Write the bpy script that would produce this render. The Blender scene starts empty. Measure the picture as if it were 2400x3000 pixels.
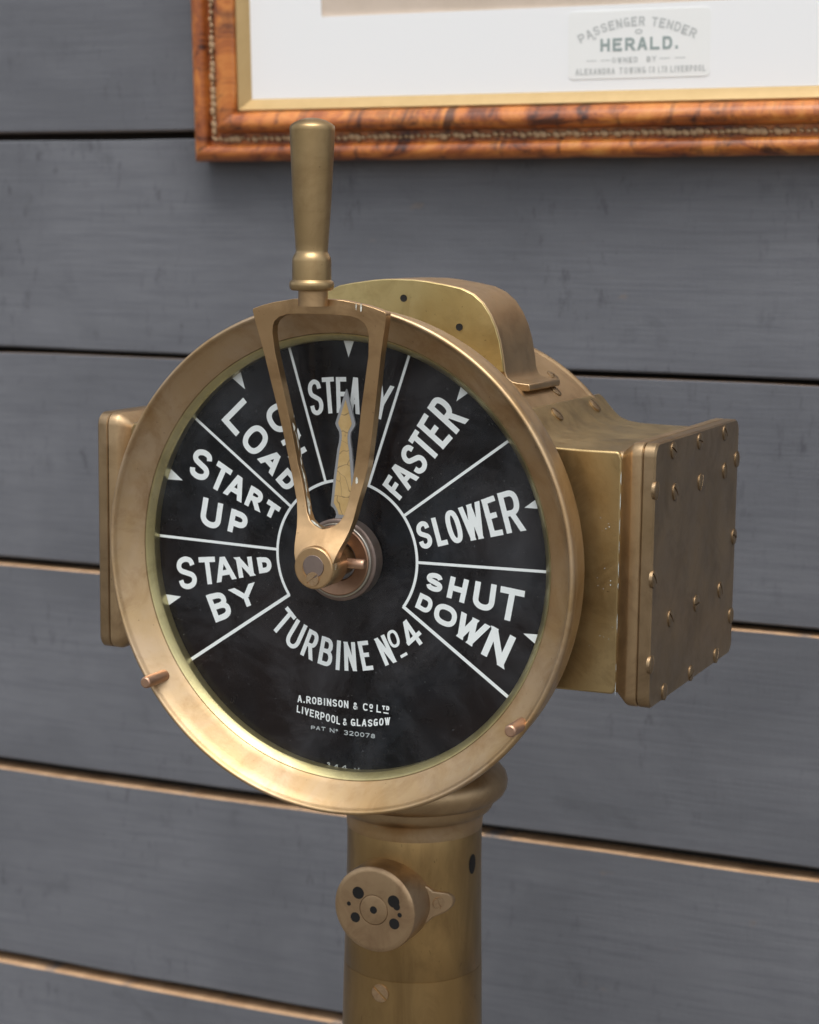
import bpy, math, random
from mathutils import Vector, Matrix, noise
R = math.radians
sc = bpy.context.scene
random.seed(7)
U = 0.125                      # one drawing unit = 12.5 cm (radius of the dial's marker tips)
H0 = 9.2                       # height of the dial centre above the ground, in units

# ---------------------------------------------------------------- camera
camd = bpy.data.cameras.new('camera'); cam = bpy.data.objects.new('camera', camd)
sc.collection.objects.link(cam); sc.camera = cam
def rot(a, b, c):
    return Matrix.Rotation(a, 3, 'Z') @ Matrix.Rotation(b, 3, 'X') @ Matrix.Rotation(c, 3, 'Y')
CR = rot(R(24.3247), R(-8.1714), R(-0.6712))
mx = CR.col[0]; fw = CR.col[1]; up = CR.col[2]
M = Matrix((mx, up, -fw)).transposed().to_4x4()
M.translation = Vector((4.24535 * U, -8.62936 * U, (1.61310 + H0) * U))
cam.matrix_world = M
camd.sensor_fit = 'VERTICAL'; camd.sensor_height = 36.0; camd.sensor_width = 28.8
camd.lens = 5705.0 / 3000.0 * 36.0
camd.clip_start = 0.05; camd.clip_end = 500
camd.dof.use_dof = True; camd.dof.focus_distance = 9.62 * U; camd.dof.aperture_fstop = 9.0

# ---------------------------------------------------------------- light
SUN_EL, SUN_AZ = 68.0, 160.0   # azimuth: compass degrees the sun stands at (180 = in front of the wall)
w = bpy.data.worlds.new('World'); sc.world = w; w.use_nodes = True
nt = w.node_tree; nt.nodes.clear()
wo = nt.nodes.new('ShaderNodeOutputWorld'); bg = nt.nodes.new('ShaderNodeBackground')
sky = nt.nodes.new('ShaderNodeTexSky'); sky.sky_type = 'NISHITA'; sky.sun_disc = False
sky.sun_elevation = R(SUN_EL); sky.sun_rotation = R(SUN_AZ); sky.air_density = 1.0; sky.dust_density = 4.0; sky.ozone_density = 1.0
bw = nt.nodes.new('ShaderNodeRGBToBW'); mxn = nt.nodes.new('ShaderNodeMix'); mxn.data_type = 'RGBA'
mxn.inputs[0].default_value = 0.80          # overcast: most of the blue is gone
nt.links.new(sky.outputs[0], bw.inputs[0]); nt.links.new(sky.outputs[0], mxn.inputs[6]); nt.links.new(bw.outputs[0], mxn.inputs[7])
nt.links.new(mxn.outputs[2], bg.inputs[0]); bg.inputs[1].default_value = 0.12
nt.links.new(bg.outputs[0], wo.inputs[0])
sd = bpy.data.lights.new('sun', 'SUN'); sd.energy = 0.7; sd.angle = R(45); sd.color = (1.0, 0.98, 0.955)
so = bpy.data.objects.new('sun', sd); sc.collection.objects.link(so)
az = R(SUN_AZ); el = R(SUN_EL)
sdir = Vector((math.sin(az) * math.cos(el), math.cos(az) * math.cos(el), math.sin(el)))
so.rotation_euler = sdir.to_track_quat('Z', 'Y').to_euler()
sc.view_settings.view_transform = 'Standard'; sc.view_settings.look = 'None'
sc.view_settings.exposure = 1.06; sc.view_settings.gamma = 1.0
sc.render.engine = 'CYCLES'

# ---------------------------------------------------------------- materials
def newmat(name):
    m = bpy.data.materials.new(name); m.use_nodes = True
    n = m.node_tree; n.nodes.clear()
    o = n.nodes.new('ShaderNodeOutputMaterial'); b = n.nodes.new('ShaderNodeBsdfPrincipled')
    n.links.new(b.outputs[0], o.inputs[0])
    return m, n, b
def texco(n, scale=(1, 1, 1), src='Object'):
    tc = n.nodes.new('ShaderNodeTexCoord'); mp = n.nodes.new('ShaderNodeMapping')
    mp.inputs['Scale'].default_value = scale
    n.links.new(tc.outputs[src], mp.inputs[0]); return mp.outputs[0]
def nz(n, vec, scale, detail=4, rough=0.6, dist=0.0):
    t = n.nodes.new('ShaderNodeTexNoise'); t.inputs['Scale'].default_value = scale
    t.inputs['Detail'].default_value = detail; t.inputs['Roughness'].default_value = rough; t.inputs['Distortion'].default_value = dist
    n.links.new(vec, t.inputs['Vector']); return t.outputs[0]
def ramp(n, fac, stops):
    r = n.nodes.new('ShaderNodeValToRGB'); e = r.color_ramp.elements
    while len(e) < len(stops): e.new(0.5)
    for i, (p, c) in enumerate(stops):
        e[i].position = p; e[i].color = (c[0], c[1], c[2], 1) if hasattr(c, '__len__') else (c, c, c, 1)
    n.links.new(fac, r.inputs[0]); return r.outputs[0]
def mix(n, fac, a, b, mode='MIX'):
    m = n.nodes.new('ShaderNodeMix'); m.data_type = 'RGBA'; m.blend_type = mode
    for sock, v in ((m.inputs[0], fac), (m.inputs[6], a), (m.inputs[7], b)):
        if hasattr(v, 'is_linked') or hasattr(v, 'links'): n.links.new(v, sock)
        elif hasattr(v, '__len__'): sock.default_value = (v[0], v[1], v[2], 1)
        else: sock.default_value = v
    return m.outputs[2]
def bump(n, b, h, strength, dist=0.001, prev=None):
    u = n.nodes.new('ShaderNodeBump'); u.inputs['Strength'].default_value = strength; u.inputs['Distance'].default_value = dist
    n.links.new(h, u.inputs['Height'])
    if prev is not None: n.links.new(prev, u.inputs['Normal'])
    n.links.new(u.outputs[0], b.inputs['Normal']); return u.outputs[0]
def maprange(n, v, lo, hi):
    m = n.nodes.new('ShaderNodeMapRange'); m.inputs[1].default_value = 0.25; m.inputs[2].default_value = 0.75
    m.inputs[3].default_value = lo; m.inputs[4].default_value = hi; n.links.new(v, m.inputs[0]); return m.outputs[0]

def brass(name, c1, c2, dark, r0, r1, scale=1.0, spots=0.5, stretch=(1, 1, 1), met=0.92, verd=0.0):
    m, n, b = newmat(name)
    v = texco(n, stretch)
    base = mix(n, ramp(n, nz(n, v, 14 * scale, 5, .62, .6), [(0.34, 0), (0.66, 1)]), c1, c2)
    blotch = ramp(n, nz(n, v, 34 * scale, 6, .7, .8), [(0.47, 0), (0.72, 1)])
    f = n.nodes.new('ShaderNodeMath'); f.operation = 'MULTIPLY'; f.inputs[1].default_value = 0.70; n.links.new(blotch, f.inputs[0])
    base = mix(n, f.outputs[0], base, dark)
    big = ramp(n, nz(n, v, 11 * scale, 4, .55, .9), [(.50, 0), (.64, .42)])
    base = mix(n, big, base, (dark[0] * 1.25, dark[1] * 1.25, dark[2] * 1.1))
    sp = ramp(n, nz(n, v, 420, 2, .5), [(0.73, 0), (0.77, 1)])
    g = n.nodes.new('ShaderNodeMath'); g.operation = 'MULTIPLY'; g.inputs[1].default_value = spots; n.links.new(sp, g.inputs[0])
    base = mix(n, g.outputs[0], base, (dark[0] * .35, dark[1] * .35, dark[2] * .35))
    if verd:
        vf = ramp(n, nz(n, v, 150, 3, .6, 1.0), [(0.735, 0), (0.76, 1)])
        g2 = n.nodes.new('ShaderNodeMath'); g2.operation = 'MULTIPLY'; g2.inputs[1].default_value = verd; n.links.new(vf, g2.inputs[0])
        base = mix(n, g2.outputs[0], base, (.45, .55, .42))
    n.links.new(base, b.inputs['Base Color'])
    b.inputs['Metallic'].default_value = met; b.inputs['Coat Weight'].default_value = .10; b.inputs['Coat Roughness'].default_value = .35
    n.links.new(maprange(n, nz(n, v, 60, 5, .7), r0, r1), b.inputs['Roughness'])
    p = bump(n, b, nz(n, v, 900, 3, .6), 0.10, 0.0003)
    p = bump(n, b, nz(n, v, 55, 4, .6), 0.22, 0.0006, p)
    rub = n.nodes.new('ShaderNodeMapping'); rub.inputs['Scale'].default_value = (1, 1, .04); rub.inputs['Rotation'].default_value = (.5, .9, .3); n.links.new(v, rub.inputs[0])
    bump(n, b, nz(n, rub.outputs[0], 1300, 2, .5), 0.10, 0.0003, p)
    return m
BEZEL = brass('bronze_bezel', (.50, .345, .175), (.53, .40, .27), (.34, .20, .085), .36, .52, verd=.3)
NECK = brass('neck_brass', (.43, .32, .155), (.50, .375, .19), (.24, .165, .075), .28, .44)
YELLOW = brass('yellow_brass', (.50, .41, .19), (.60, .49, .24), (.34, .25, .10), .30, .44)
CAST = brass('cast_brass', (.42, .295, .165), (.48, .34, .195), (.25, .165, .09), .32, .48)
PLATE = brass('end_plate_brass', (.31, .22, .13), (.36, .255, .145), (.17, .115, .062), .30, .46)
LEVER = brass('lever_bronze', (.50, .325, .165), (.56, .375, .20), (.33, .20, .095), .30, .44, verd=.6)
HANDLE = brass('handle_brass', (.38, .265, .125), (.44, .31, .16), (.26, .165, .075), .28, .42)
COPPER = brass('copper_pin', (.50, .30, .20), (.55, .36, .25), (.34, .19, .12), .36, .48)
COLLAR = brass('copper_collar', (.34, .20, .13), (.38, .24, .16), (.22, .13, .09), .40, .52)
PILLAR = brass('pillar_brass', (.37, .255, .115), (.46, .295, .12), (.20, .125, .055), .26, .42, stretch=(1, 1, .35))
SOCKET = brass('socket_bronze', (.46, .32, .185), (.53, .37, .22), (.28, .165, .09), .32, .46)
POLISH = brass('polished_brass', (.46, .40, .20), (.54, .47, .24), (.30, .25, .12), .28, .38, spots=.3, met=.9)
STEELD = brass('dark_steel', (.20, .16, .14), (.26, .20, .17), (.14, .10, .09), .45, .6, met=.8)
SILVER = brass('dull_silver', (.40, .38, .34), (.50, .48, .42), (.3, .28, .24), .3, .45)

def plain(name, col, rough=.5, met=0.0, spec=.5):
    m, n, b = newmat(name); b.inputs['Base Color'].default_value = (*col, 1)
    b.inputs['Roughness'].default_value = rough; b.inputs['Metallic'].default_value = met
    b.inputs['Specular IOR Level'].default_value = spec
    return m, n, b
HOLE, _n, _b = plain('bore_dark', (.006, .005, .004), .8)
WHITE, n, b = plain('dial_white_enamel', (.80, .84, .84), .32)
c = mix(n, ramp(n, nz(n, texco(n), 300, 4, .7), [(.60, 0), (.74, 1)]), (.80, .84, .84), (.66, .70, .70)); n.links.new(c, b.inputs['Base Color'])
FAINT, n, b = plain('engraved_grey', (.42, .46, .47), .45)
DIAL, n, b = plain('dial_black_enamel', (.010, .011, .013), .12, 0, .20)
v = texco(n)
a_ = ramp(n, nz(n, v, 26, 7, .72, .5), [(.40, 0), (.72, 1)])
c = mix(n, a_, (.0022, .0026, .0034), (.015, .018, .023))
c = mix(n, ramp(n, nz(n, v, 9, 3, .5), [(.42, 0), (.62, 1)]), c, (.009, .006, .006))
c = mix(n, ramp(n, nz(n, v, 700, 2, .5), [(.735, 0), (.76, 1)]), c, (.16, .16, .15))
n.links.new(c, b.inputs['Base Color'])
n.links.new(maprange(n, nz(n, v, 40, 6, .7), .10, .32), b.inputs['Roughness'])
INLAY, n, b = plain('cream_enamel', (.62, .42, .17), .35)
v = texco(n)
vo = n.nodes.new('ShaderNodeTexVoronoi'); vo.feature = 'DISTANCE_TO_EDGE'; vo.inputs['Scale'].default_value = 90
wv = n.nodes.new('ShaderNodeMix'); wv.data_type = 'RGBA'; wv.inputs[0].default_value = .02
nn = n.nodes.new('ShaderNodeTexNoise'); nn.inputs['Scale'].default_value = 60; n.links.new(v, nn.inputs['Vector'])
n.links.new(v, wv.inputs[6]); n.links.new(nn.outputs[1], wv.inputs[7]); n.links.new(wv.outputs[2], vo.inputs['Vector'])
c = mix(n, ramp(n, nz(n, v, 120, 4, .6), [(.35, 0), (.7, 1)]), (.50, .33, .125), (.60, .42, .19))
c = mix(n, ramp(n, vo.outputs[0], [(.0, 1), (.028, 0)]), c, (.16, .11, .05))
n.links.new(c, b.inputs['Base Color'])
NEEDLE, n, b = plain('needle_zinc', (.34, .35, .37), .45, .4)
# thin flat glass: clear where seen square on, mirror-like towards grazing
GLASS = bpy.data.materials.new('dial_glass'); GLASS.use_nodes = True; n = GLASS.node_tree; n.nodes.clear()
o = n.nodes.new('ShaderNodeOutputMaterial'); tr = n.nodes.new('ShaderNodeBsdfTransparent'); gl = n.nodes.new('ShaderNodeBsdfGlossy')
tr.inputs[0].default_value = (.99, .998, .995, 1); gl.inputs['Roughness'].default_value = .03
fr = n.nodes.new('ShaderNodeFresnel'); ge = n.nodes.new('ShaderNodeNewGeometry'); io = n.nodes.new('ShaderNodeMapRange')
io.inputs[3].default_value = 1.30; io.inputs[4].default_value = 1 / 1.30; n.links.new(ge.outputs['Backfacing'], io.inputs[0]); n.links.new(io.outputs[0], fr.inputs[0])   # same reflectance from both sides of the thin pane
ms = n.nodes.new('ShaderNodeMixShader')
n.links.new(fr.outputs[0], ms.inputs[0]); n.links.new(tr.outputs[0], ms.inputs[1]); n.links.new(gl.outputs[0], ms.inputs[2]); df = n.nodes.new('ShaderNodeBsdfDiffuse'); df.inputs[0].default_value = (.62, .66, .72, 1); mh = n.nodes.new('ShaderNodeMixShader')
hz_ = ramp(n, nz(n, texco(n), 13, 7, .72, .7), [(.44, .001), (.74, .050)]); dd = ramp(n, nz(n, texco(n), 820, 1, .5), [(.765, 0), (.78, .30)])
ad = n.nodes.new('ShaderNodeMath'); ad.operation = 'MAXIMUM'; n.links.new(hz_, ad.inputs[0]); n.links.new(dd, ad.inputs[1])
n.links.new(ad.outputs[0], mh.inputs[0]); n.links.new(ms.outputs[0], mh.inputs[1]); n.links.new(df.outputs[0], mh.inputs[2]); n.links.new(mh.outputs[0], o.inputs[0])

# painted plank: grey-blue paint over sawn wood
def paint_mat():
    m, n, b = newmat('grey_plank_paint')
    tc = n.nodes.new('ShaderNodeTexCoord'); oi = n.nodes.new('ShaderNodeObjectInfo')
    add = n.nodes.new('ShaderNodeVectorMath'); add.operation = 'ADD'
    sc3 = n.nodes.new('ShaderNodeVectorMath'); sc3.operation = 'SCALE'; sc3.inputs['Scale'].default_value = 37.0
    cb = n.nodes.new('ShaderNodeCombineXYZ')
    for k in range(3): n.links.new(oi.outputs['Random'], cb.inputs[k])
    n.links.new(cb.outputs[0], sc3.inputs[0]); n.links.new(tc.outputs['Object'], add.inputs[0]); n.links.new(sc3.outputs[0], add.inputs[1])
    def mp(s):
        q = n.nodes.new('ShaderNodeMapping'); q.inputs['Scale'].default_value = s; n.links.new(add.outputs[0], q.inputs[0]); return q.outputs[0]
    grain = nz(n, mp((1.0, 1, 24)), 10, 9, .74, .35)          # long grain lines
    saw = nz(n, mp((13, 1, 4.0)), 9, 6, .75, .15)           # upright saw marks
    patch = nz(n, mp((1, 1, 1.6)), 5, 4, .6, .4)
    fine = nz(n, mp((9, 1, 60)), 18, 3, .6)
    c = mix(n, ramp(n, patch, [(.35, 0), (.65, 1)]), (.112, .116, .129), (.148, .153, .168))
    g = ramp(n, grain, [(.46, 0), (.66, 1)]); k = n.nodes.new('ShaderNodeMath'); k.operation = 'MULTIPLY'; k.inputs[1].default_value = .60; n.links.new(g, k.inputs[0])
    c = mix(n, k.outputs[0], c, (.098, .101, .116))
    s = ramp(n, saw, [(.56, 0), (.66, 1)]); pk = ramp(n, nz(n, mp((1, 1, 1)), 9, 3, .5), [(.47, 0), (.62, 1)])
    k = n.nodes.new('ShaderNodeMath'); k.operation = 'MULTIPLY'; n.links.new(s, k.inputs[0]); n.links.new(pk, k.inputs[1])
    k2 = n.nodes.new('ShaderNodeMath'); k2.operation = 'MULTIPLY'; k2.inputs[1].default_value = .60; n.links.new(k.outputs[0], k2.inputs[0])
    c = mix(n, k2.outputs[0], c, (.056, .056, .066))
    sm = ramp(n, nz(n, mp((1, 1, 1.2)), 15, 4, .6, .5), [(.63, 0), (.76, .50)]); c = mix(n, sm, c, (.075, .078, .088))
    k = ramp(n, nz(n, mp((1, 1, 1.3)), 30, 4, .65), [(.70, 0), (.78, 1)])
    c = mix(n, k, c, (.17, .145, .13))
    n.links.new(c, b.inputs['Base Color']); b.inputs['Roughness'].default_value = .62; b.inputs['Specular IOR Level'].default_value = .35
    p = bump(n, b, grain, .35, .0012); p = bump(n, b, saw, .35, .0010, p); bump(n, b, fine, .25, .0005, p)
    return m
PAINT = paint_mat()
def raw_mat():
    m, n, b = newmat('raw_plank_edge')
    v = texco(n, (3, 1, 1))
    c = mix(n, ramp(n, nz(n, v, 14, 5, .7), [(.38, 0), (.66, 1)]), (.58, .37, .21), (.42, .25, .13))
    c = mix(n, ramp(n, nz(n, v, 5, 5, .7), [(.56, 0), (.66, 1)]), c, (.16, .15, .15))
    n.links.new(c, b.inputs['Base Color']); b.inputs['Roughness'].default_value = .8
    return m
RAW = raw_mat()
BACK, n, b = plain('dark_backing', (.018, .015, .013), .9)
def burl_mat():
    m, n, b = newmat('burr_walnut')
    tc = n.nodes.new('ShaderNodeTexCoord'); oi = n.nodes.new('ShaderNodeObjectInfo')
    v = texco(n, (1, 1, 1)); vs = texco(n, (.45, 1, 2.6), 'UV')
    a1 = nz(n, vs, 34, 6, .72, 1.2); a2 = nz(n, texco(n, (1.7, .9, 1), 'UV'), 30, 5, .66, .8)
    c = ramp(n, a1, [(.34, (.07, .022, .012)), (.43, (.30, .080, .020)), (.53, (.50, .160, .032)), (.68, (.66, .28, .065))])
    k = ramp(n, a2, [(.52, 0), (.66, .85)])
    c = mix(n, k, c, (.040, .015, .013))
    n.links.new(c, b.inputs['Base Color']); b.inputs['Roughness'].default_value = .34
    b.inputs['Coat Weight'].default_value = .25; b.inputs['Coat Roughness'].default_value = .25
    bump(n, b, a1, .12, .0006)
    return m
BURL = burl_mat()
GILTB, n, b = plain('worn_carving', (.42, .26, .12), .5, .2)
c = mix(n, ramp(n, nz(n, texco(n), 45, 4, .7), [(.40, 0), (.60, 1)]), (.16, .065, .03), (.50, .34, .19)); n.links.new(c, b.inputs['Base Color'])
GILT, n, b = plain('gilt_slip', (.62, .44, .20), .48, .3)
c = mix(n, nz(n, texco(n), 60, 4, .7), (.42, .29, .12), (.54, .38, .18)); n.links.new(c, b.inputs['Base Color'])
MAT, n, b = plain('mount_board', (.84, .85, .85), .85, 0, .2)
bump(n, b, nz(n, texco(n), 900, 2, .5), .1, .0002)
CARD, n, b = plain('label_card', (.82, .83, .81), .7)
INK, n, b = plain('card_ink', (.30, .36, .35), .7)
INK2, n, b = plain('card_ink_grey', (.50, .52, .51), .7)
PRINT, n, b = plain('print_paper', (.60, .49, .39), .8)
c = mix(n, ramp(n, nz(n, texco(n), 12, 5, .7), [(.35, 0), (.65, 1)]), (.60, .50, .41), (.52, .43, .34)); n.links.new(c, b.inputs['Base Color'])
PAVE, n, b = plain('paving', (.20, .17, .14), .85)
c = mix(n, nz(n, texco(n), 2.2, 7, .7), (.085, .078, .070), (.15, .138, .122)); n.links.new(c, b.inputs['Base Color'])

# ---------------------------------------------------------------- mesh helpers (everything in drawing units)
class MB:
    def __init__(s): s.v = []; s.f = []; s.m = []; s.uv = None
    def add(s, verts, faces, mi=0):
        k = len(s.v); s.v += [tuple(p) for p in verts]; s.f += [tuple(i + k for i in f) for f in faces]; s.m += [mi] * len(faces); return k
def mesh_of(mb, name, mats, loc, smooth):
    me = bpy.data.meshes.new(name)
    me.from_pydata([((x - loc[0]) * U, (y - loc[1]) * U, (z - loc[2]) * U) for x, y, z in mb.v], [], mb.f)
    for m in (mats if isinstance(mats, (list, tuple)) else [mats]): me.materials.append(m)
    for p, k in zip(me.polygons, mb.m): p.material_index = k
    import bmesh
    bm = bmesh.new(); bm.from_mesh(me); bmesh.ops.recalc_face_normals(bm, faces=bm.faces); bm.to_mesh(me); bm.free()
    if smooth:
        me.shade_smooth()
        me.set_sharp_from_angle(angle=R(smooth))
    me.update(); return me
WP = {}
def link(o, parent, wloc, rotm=None):
    """place o so that its origin is at wloc (units, dial frame); parents are unrotated"""
    sc.collection.objects.link(o)
    pl = (0, 0, -H0)
    if parent is not None:
        o.parent = parent; pl = WP[parent.name]
    o.location = [(wloc[i] - pl[i]) * U for i in range(3)]
    if rotm is not None: o.rotation_euler = rotm.to_euler() if hasattr(rotm, 'to_euler') else rotm
    WP[o.name] = wloc
    return o
def obj(name, mb, mats, parent=None, loc=(0, 0, 0), smooth=35, bevel=0, seg=2, label=None):
    o = bpy.data.objects.new(name, mesh_of(mb, name, mats, loc, smooth)); link(o, parent, loc)
    if bevel:
        b = o.modifiers.new('bevel', 'BEVEL'); b.width = bevel * U; b.segments = seg; b.limit_method = 'ANGLE'; b.angle_limit = R(32)
        b.harden_normals = False
    if label: o['label'] = label
    return o
def place(name, me, parent, loc, rotm=None, label=None):
    o = bpy.data.objects.new(name, me); link(o, parent, loc, rotm)
    if label: o['label'] = label
    return o
def empty(name, loc):
    o = bpy.data.objects.new(name, None); o.empty_display_size = .05; return link(o, None, loc)
def tag(o, label, cat, group=None):
    o['label'] = label; o['category'] = cat
    if group: o['group'] = group
def lathe(prof, n=96, axis='y', c=(0, 0, 0), closed=False, mi=0, mb=None):
    """prof: (r, t) along the axis"""
    mb = mb or MB(); vs = []; fs = []; ring = []
    for r, t in prof:
        if r < 1e-6:
            ring.append([len(vs)]); p = (0, t, 0) if axis == 'y' else ((0, 0, t) if axis == 'z' else (t, 0, 0))
            vs.append(p); continue
        idx = []
        for i in range(n):
            a = 2 * math.pi * i / n; s, q = r * math.sin(a), r * math.cos(a)
            p = (s, t, q) if axis == 'y' else ((s, q, t) if axis == 'z' else (t, s, q))
            idx.append(len(vs)); vs.append(p)
        ring.append(idx)
    pr = list(zip(ring, ring[1:])) + ([(ring[-1], ring[0])] if closed else [])
    for a, b in pr:
        for i in range(n):
            j = (i + 1) % n
            if len(a) == 1 and len(b) == 1: continue
            if len(a) == 1: fs.append((a[0], b[i], b[j]))
            elif len(b) == 1: fs.append((a[i], b[0], a[j]))
            else: fs.append((a[i], b[i], b[j], a[j]))
    mb.add([(x + c[0], y + c[1], z + c[2]) for x, y, z in vs], fs, mi); return mb
def prism(poly, lo, hi, axis='y', mb=None, mi=0):
    """poly of (a, b) in the plane across the axis, extruded lo..hi"""
    mb = mb or MB(); n = len(poly)
    P = (lambda a, b, t: (a, t, b)) if axis == 'y' else ((lambda a, b, t: (t, a, b)) if axis == 'x' else (lambda a, b, t: (a, b, t)))
    vs = [P(a, b, lo) for a, b in poly] + [P(a, b, hi) for a, b in poly]
    fs = [tuple(range(n)), tuple(range(2 * n - 1, n - 1, -1))] + [(i, i + n, (i + 1) % n + n, (i + 1) % n) for i in range(n)]
    mb.add(vs, fs, mi); return mb
def rrect(y0, y1, z0, z1, r, k=5):
    out = []
    for cx, cz, a0 in ((y1 - r, z1 - r, 0), (y0 + r, z1 - r, 90), (y0 + r, z0 + r, 180), (y1 - r, z0 + r, 270)):
        for i in range(k + 1):
            a = R(a0 + 90 * i / k); out.append((cx + r * math.cos(a), cz + r * math.sin(a)))
    return out
def arcpts(cx, cz, r, a0, a1, k):
    return [(cx + r * math.cos(R(a0 + (a1 - a0) * i / k)), cz + r * math.sin(R(a0 + (a1 - a0) * i / k))) for i in range(k + 1)]
def catmull(pts, k=6, closed=False):
    out = []; n = len(pts)
    for i in range(n if closed else n - 1):
        p0 = pts[(i - 1) % n] if closed or i else pts[0]; p1 = pts[i]; p2 = pts[(i + 1) % n]
        p3 = pts[(i + 2) % n] if closed or i + 2 < n else pts[-1]
        for j in range(k):
            t = j / k; t2 = t * t; t3 = t2 * t
            out.append(tuple(.5 * (2 * b + (c - a) * t + (2 * a - 5 * b + 4 * c - d) * t2 + (3 * b - a - 3 * c + d) * t3) for a, b, c, d in zip(p0, p1, p2, p3)))
    if not closed: out.append(tuple(pts[-1]))
    return out

# ---------------------------------------------------------------- block lettering
def oval(cx, cy, rx, ry, a0=0, a1=360, n=2.6, k=20):
    out = []
    for i in range(k + 1):
        a = R(a0 + (a1 - a0) * i / k); c, s = math.cos(a), math.sin(a)
        out.append((cx + rx * math.copysign(abs(c) ** (2 / n), c), cy + ry * math.copysign(abs(s) ** (2 / n), s)))
    return out
S_ = catmull([(.97, .76), (.86, .93), (.5, 1.), (.13, .92), (0, .75), (.12, .60), (.5, .50), (.88, .40), (1, .25), (.87, .08), (.5, 0.), (.13, .07), (.02, .25)], 5)
def bowl(y0, y1, x1=1.0, x0=0.0):
    r = min(.45, (y1 - y0) * .5); m = (y0 + y1) / 2
    return [(x0, y1), (x1 * .5, y1)] + oval(x1 * .5, m, x1 * .5, (y1 - y0) / 2, 85, -85, 2.3, 14) + [(x1 * .5, y0), (x0, y0)]
# each glyph: strokes (points, mode)   c = curve with butt ends   s = straight, square ends   h = ends cut along the base line
G = {
 'A': [([(0, 0), (.42, 1)], 'h'), ([(1, 0), (.58, 1)], 'h'), ([(.14, .30), (.86, .30)], 'c')],
 'B': [([(0, 0), (0, 1)], 's'), (bowl(.53, 1, .90), 'c'), (bowl(0, .53, 1.0), 'c')],
 'C': [(oval(.5, .5, .5, .5, 38, 322), 'c')],
 'D': [([(0, 0), (0, 1)], 's'), (bowl(0, 1), 'c')],
 'E': [([(0, 0), (0, 1)], 's'), ([(0, 1), (1, 1)], 's'), ([(0, .53), (.78, .53)], 's'), ([(0, 0), (1, 0)], 's')],
 'F': [([(0, 0), (0, 1)], 's'), ([(0, 1), (1, 1)], 's'), ([(0, .50), (.85, .50)], 's')],
 'G': [(oval(.5, .5, .5, .5, 38, 350), 'c'), ([(.55, .42), (1, .42)], 's'), ([(1, .42), (1, .05)], 's')],
 'H': [([(0, 0), (0, 1)], 's'), ([(1, 0), (1, 1)], 's'), ([(0, .5), (1, .5)], 'c')],
 'I': [([(.5, 0), (.5, 1)], 's')],
 'L': [([(0, 0), (0, 1)], 's'), ([(0, 0), (1, 0)], 's')],
 'N': [([(0, 0), (0, 1)], 's'), ([(1, 0), (1, 1)], 's'), ([(0.04, 1), (.96, 0)], 'h')],
 'O': [(oval(.5, .5, .5, .5, 90, 450, 2.4, 32), 'o')],
 'P': [([(0, 0), (0, 1)], 's'), (bowl(.40, 1), 'c')],
 'R': [([(0, 0), (0, 1)], 's'), (bowl(.46, 1), 'c'), ([(.52, .44), (1, 0)], 'h')],
 'S': [(S_, 'c')],
 'T': [([(0, 1), (1, 1)], 's'), ([(.5, 0), (.5, 1)], 's')],
 'U': [([(0, 1.0), (0, .34)] + oval(.5, .34, .5, .34, 180, 360, 2.2, 16) + [(1, .34), (1, 1.0)], 'sc')],
 'V': [([(0, 1), (.5, 0)], 'h'), ([(1, 1), (.5, 0)], 'h')],
 'W': [([(0, 1), (.28, 0)], 'h'), ([(.5, 1), (.28, 0)], 'h'), ([(.5, 1), (.72, 0)], 'h'), ([(1, 1), (.72, 0)], 'h')],
 'X': [([(0, 1), (1, 0)], 'h'), ([(0, 0), (1, 1)], 'h')],
 'Y': [([(0, 1), (.5, .42)], 'h'), ([(1, 1), (.5, .42)], 'h'), ([(.5, 0), (.5, .46)], 's')],
 '4': [([(.68, 0), (.68, 1)], 's'), ([(.60, 1), (0, .30)], 'h'), ([(0, .30), (1, .30)], 's')],
 '3': [(catmull([(0, .84), (.25, 1), (.75, .98), (.95, .78), (.8, .58), (.42, .52)], 5), 'c'), (catmull([(.42, .52), (.85, .45), (1, .24), (.8, .03), (.3, 0), (0, .16)], 5), 'c')],
 '2': [(catmull([(0, .76), (.2, .98), (.75, .98), (.98, .74), (.7, .42), (0, 0)], 5), 'c'), ([(0, 0), (1, 0)], 's')],
 '0': [(oval(.5, .5, .5, .5, 90, 450, 2.2, 24), 'o')],
 '7': [([(0, 1), (1, 1)], 's'), ([(.95, 1), (.35, 0)], 'h')],
 '8': [(oval(.5, .76, .42, .24, 90, 450, 2.0, 20), 'o'), (oval(.5, .26, .5, .26, 90, 450, 2.0, 20), 'o')],
 '&': [(catmull([(1, 0), (.25, .72), (.2, .92), (.45, 1), (.68, .86), (.5, .64), (.08, .38), (.02, .15), (.3, 0), (.7, .08), (1, .42)], 5), 'c')],
 '.': [([(.5, 0), (.5, .06)], 's')],
 '-': [([(0, .5), (1, .5)], 's')],
 '"': [([(.2, .8), (.2, 1)], 's'), ([(.8, .8), (.8, 1)], 's')],
}
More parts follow.
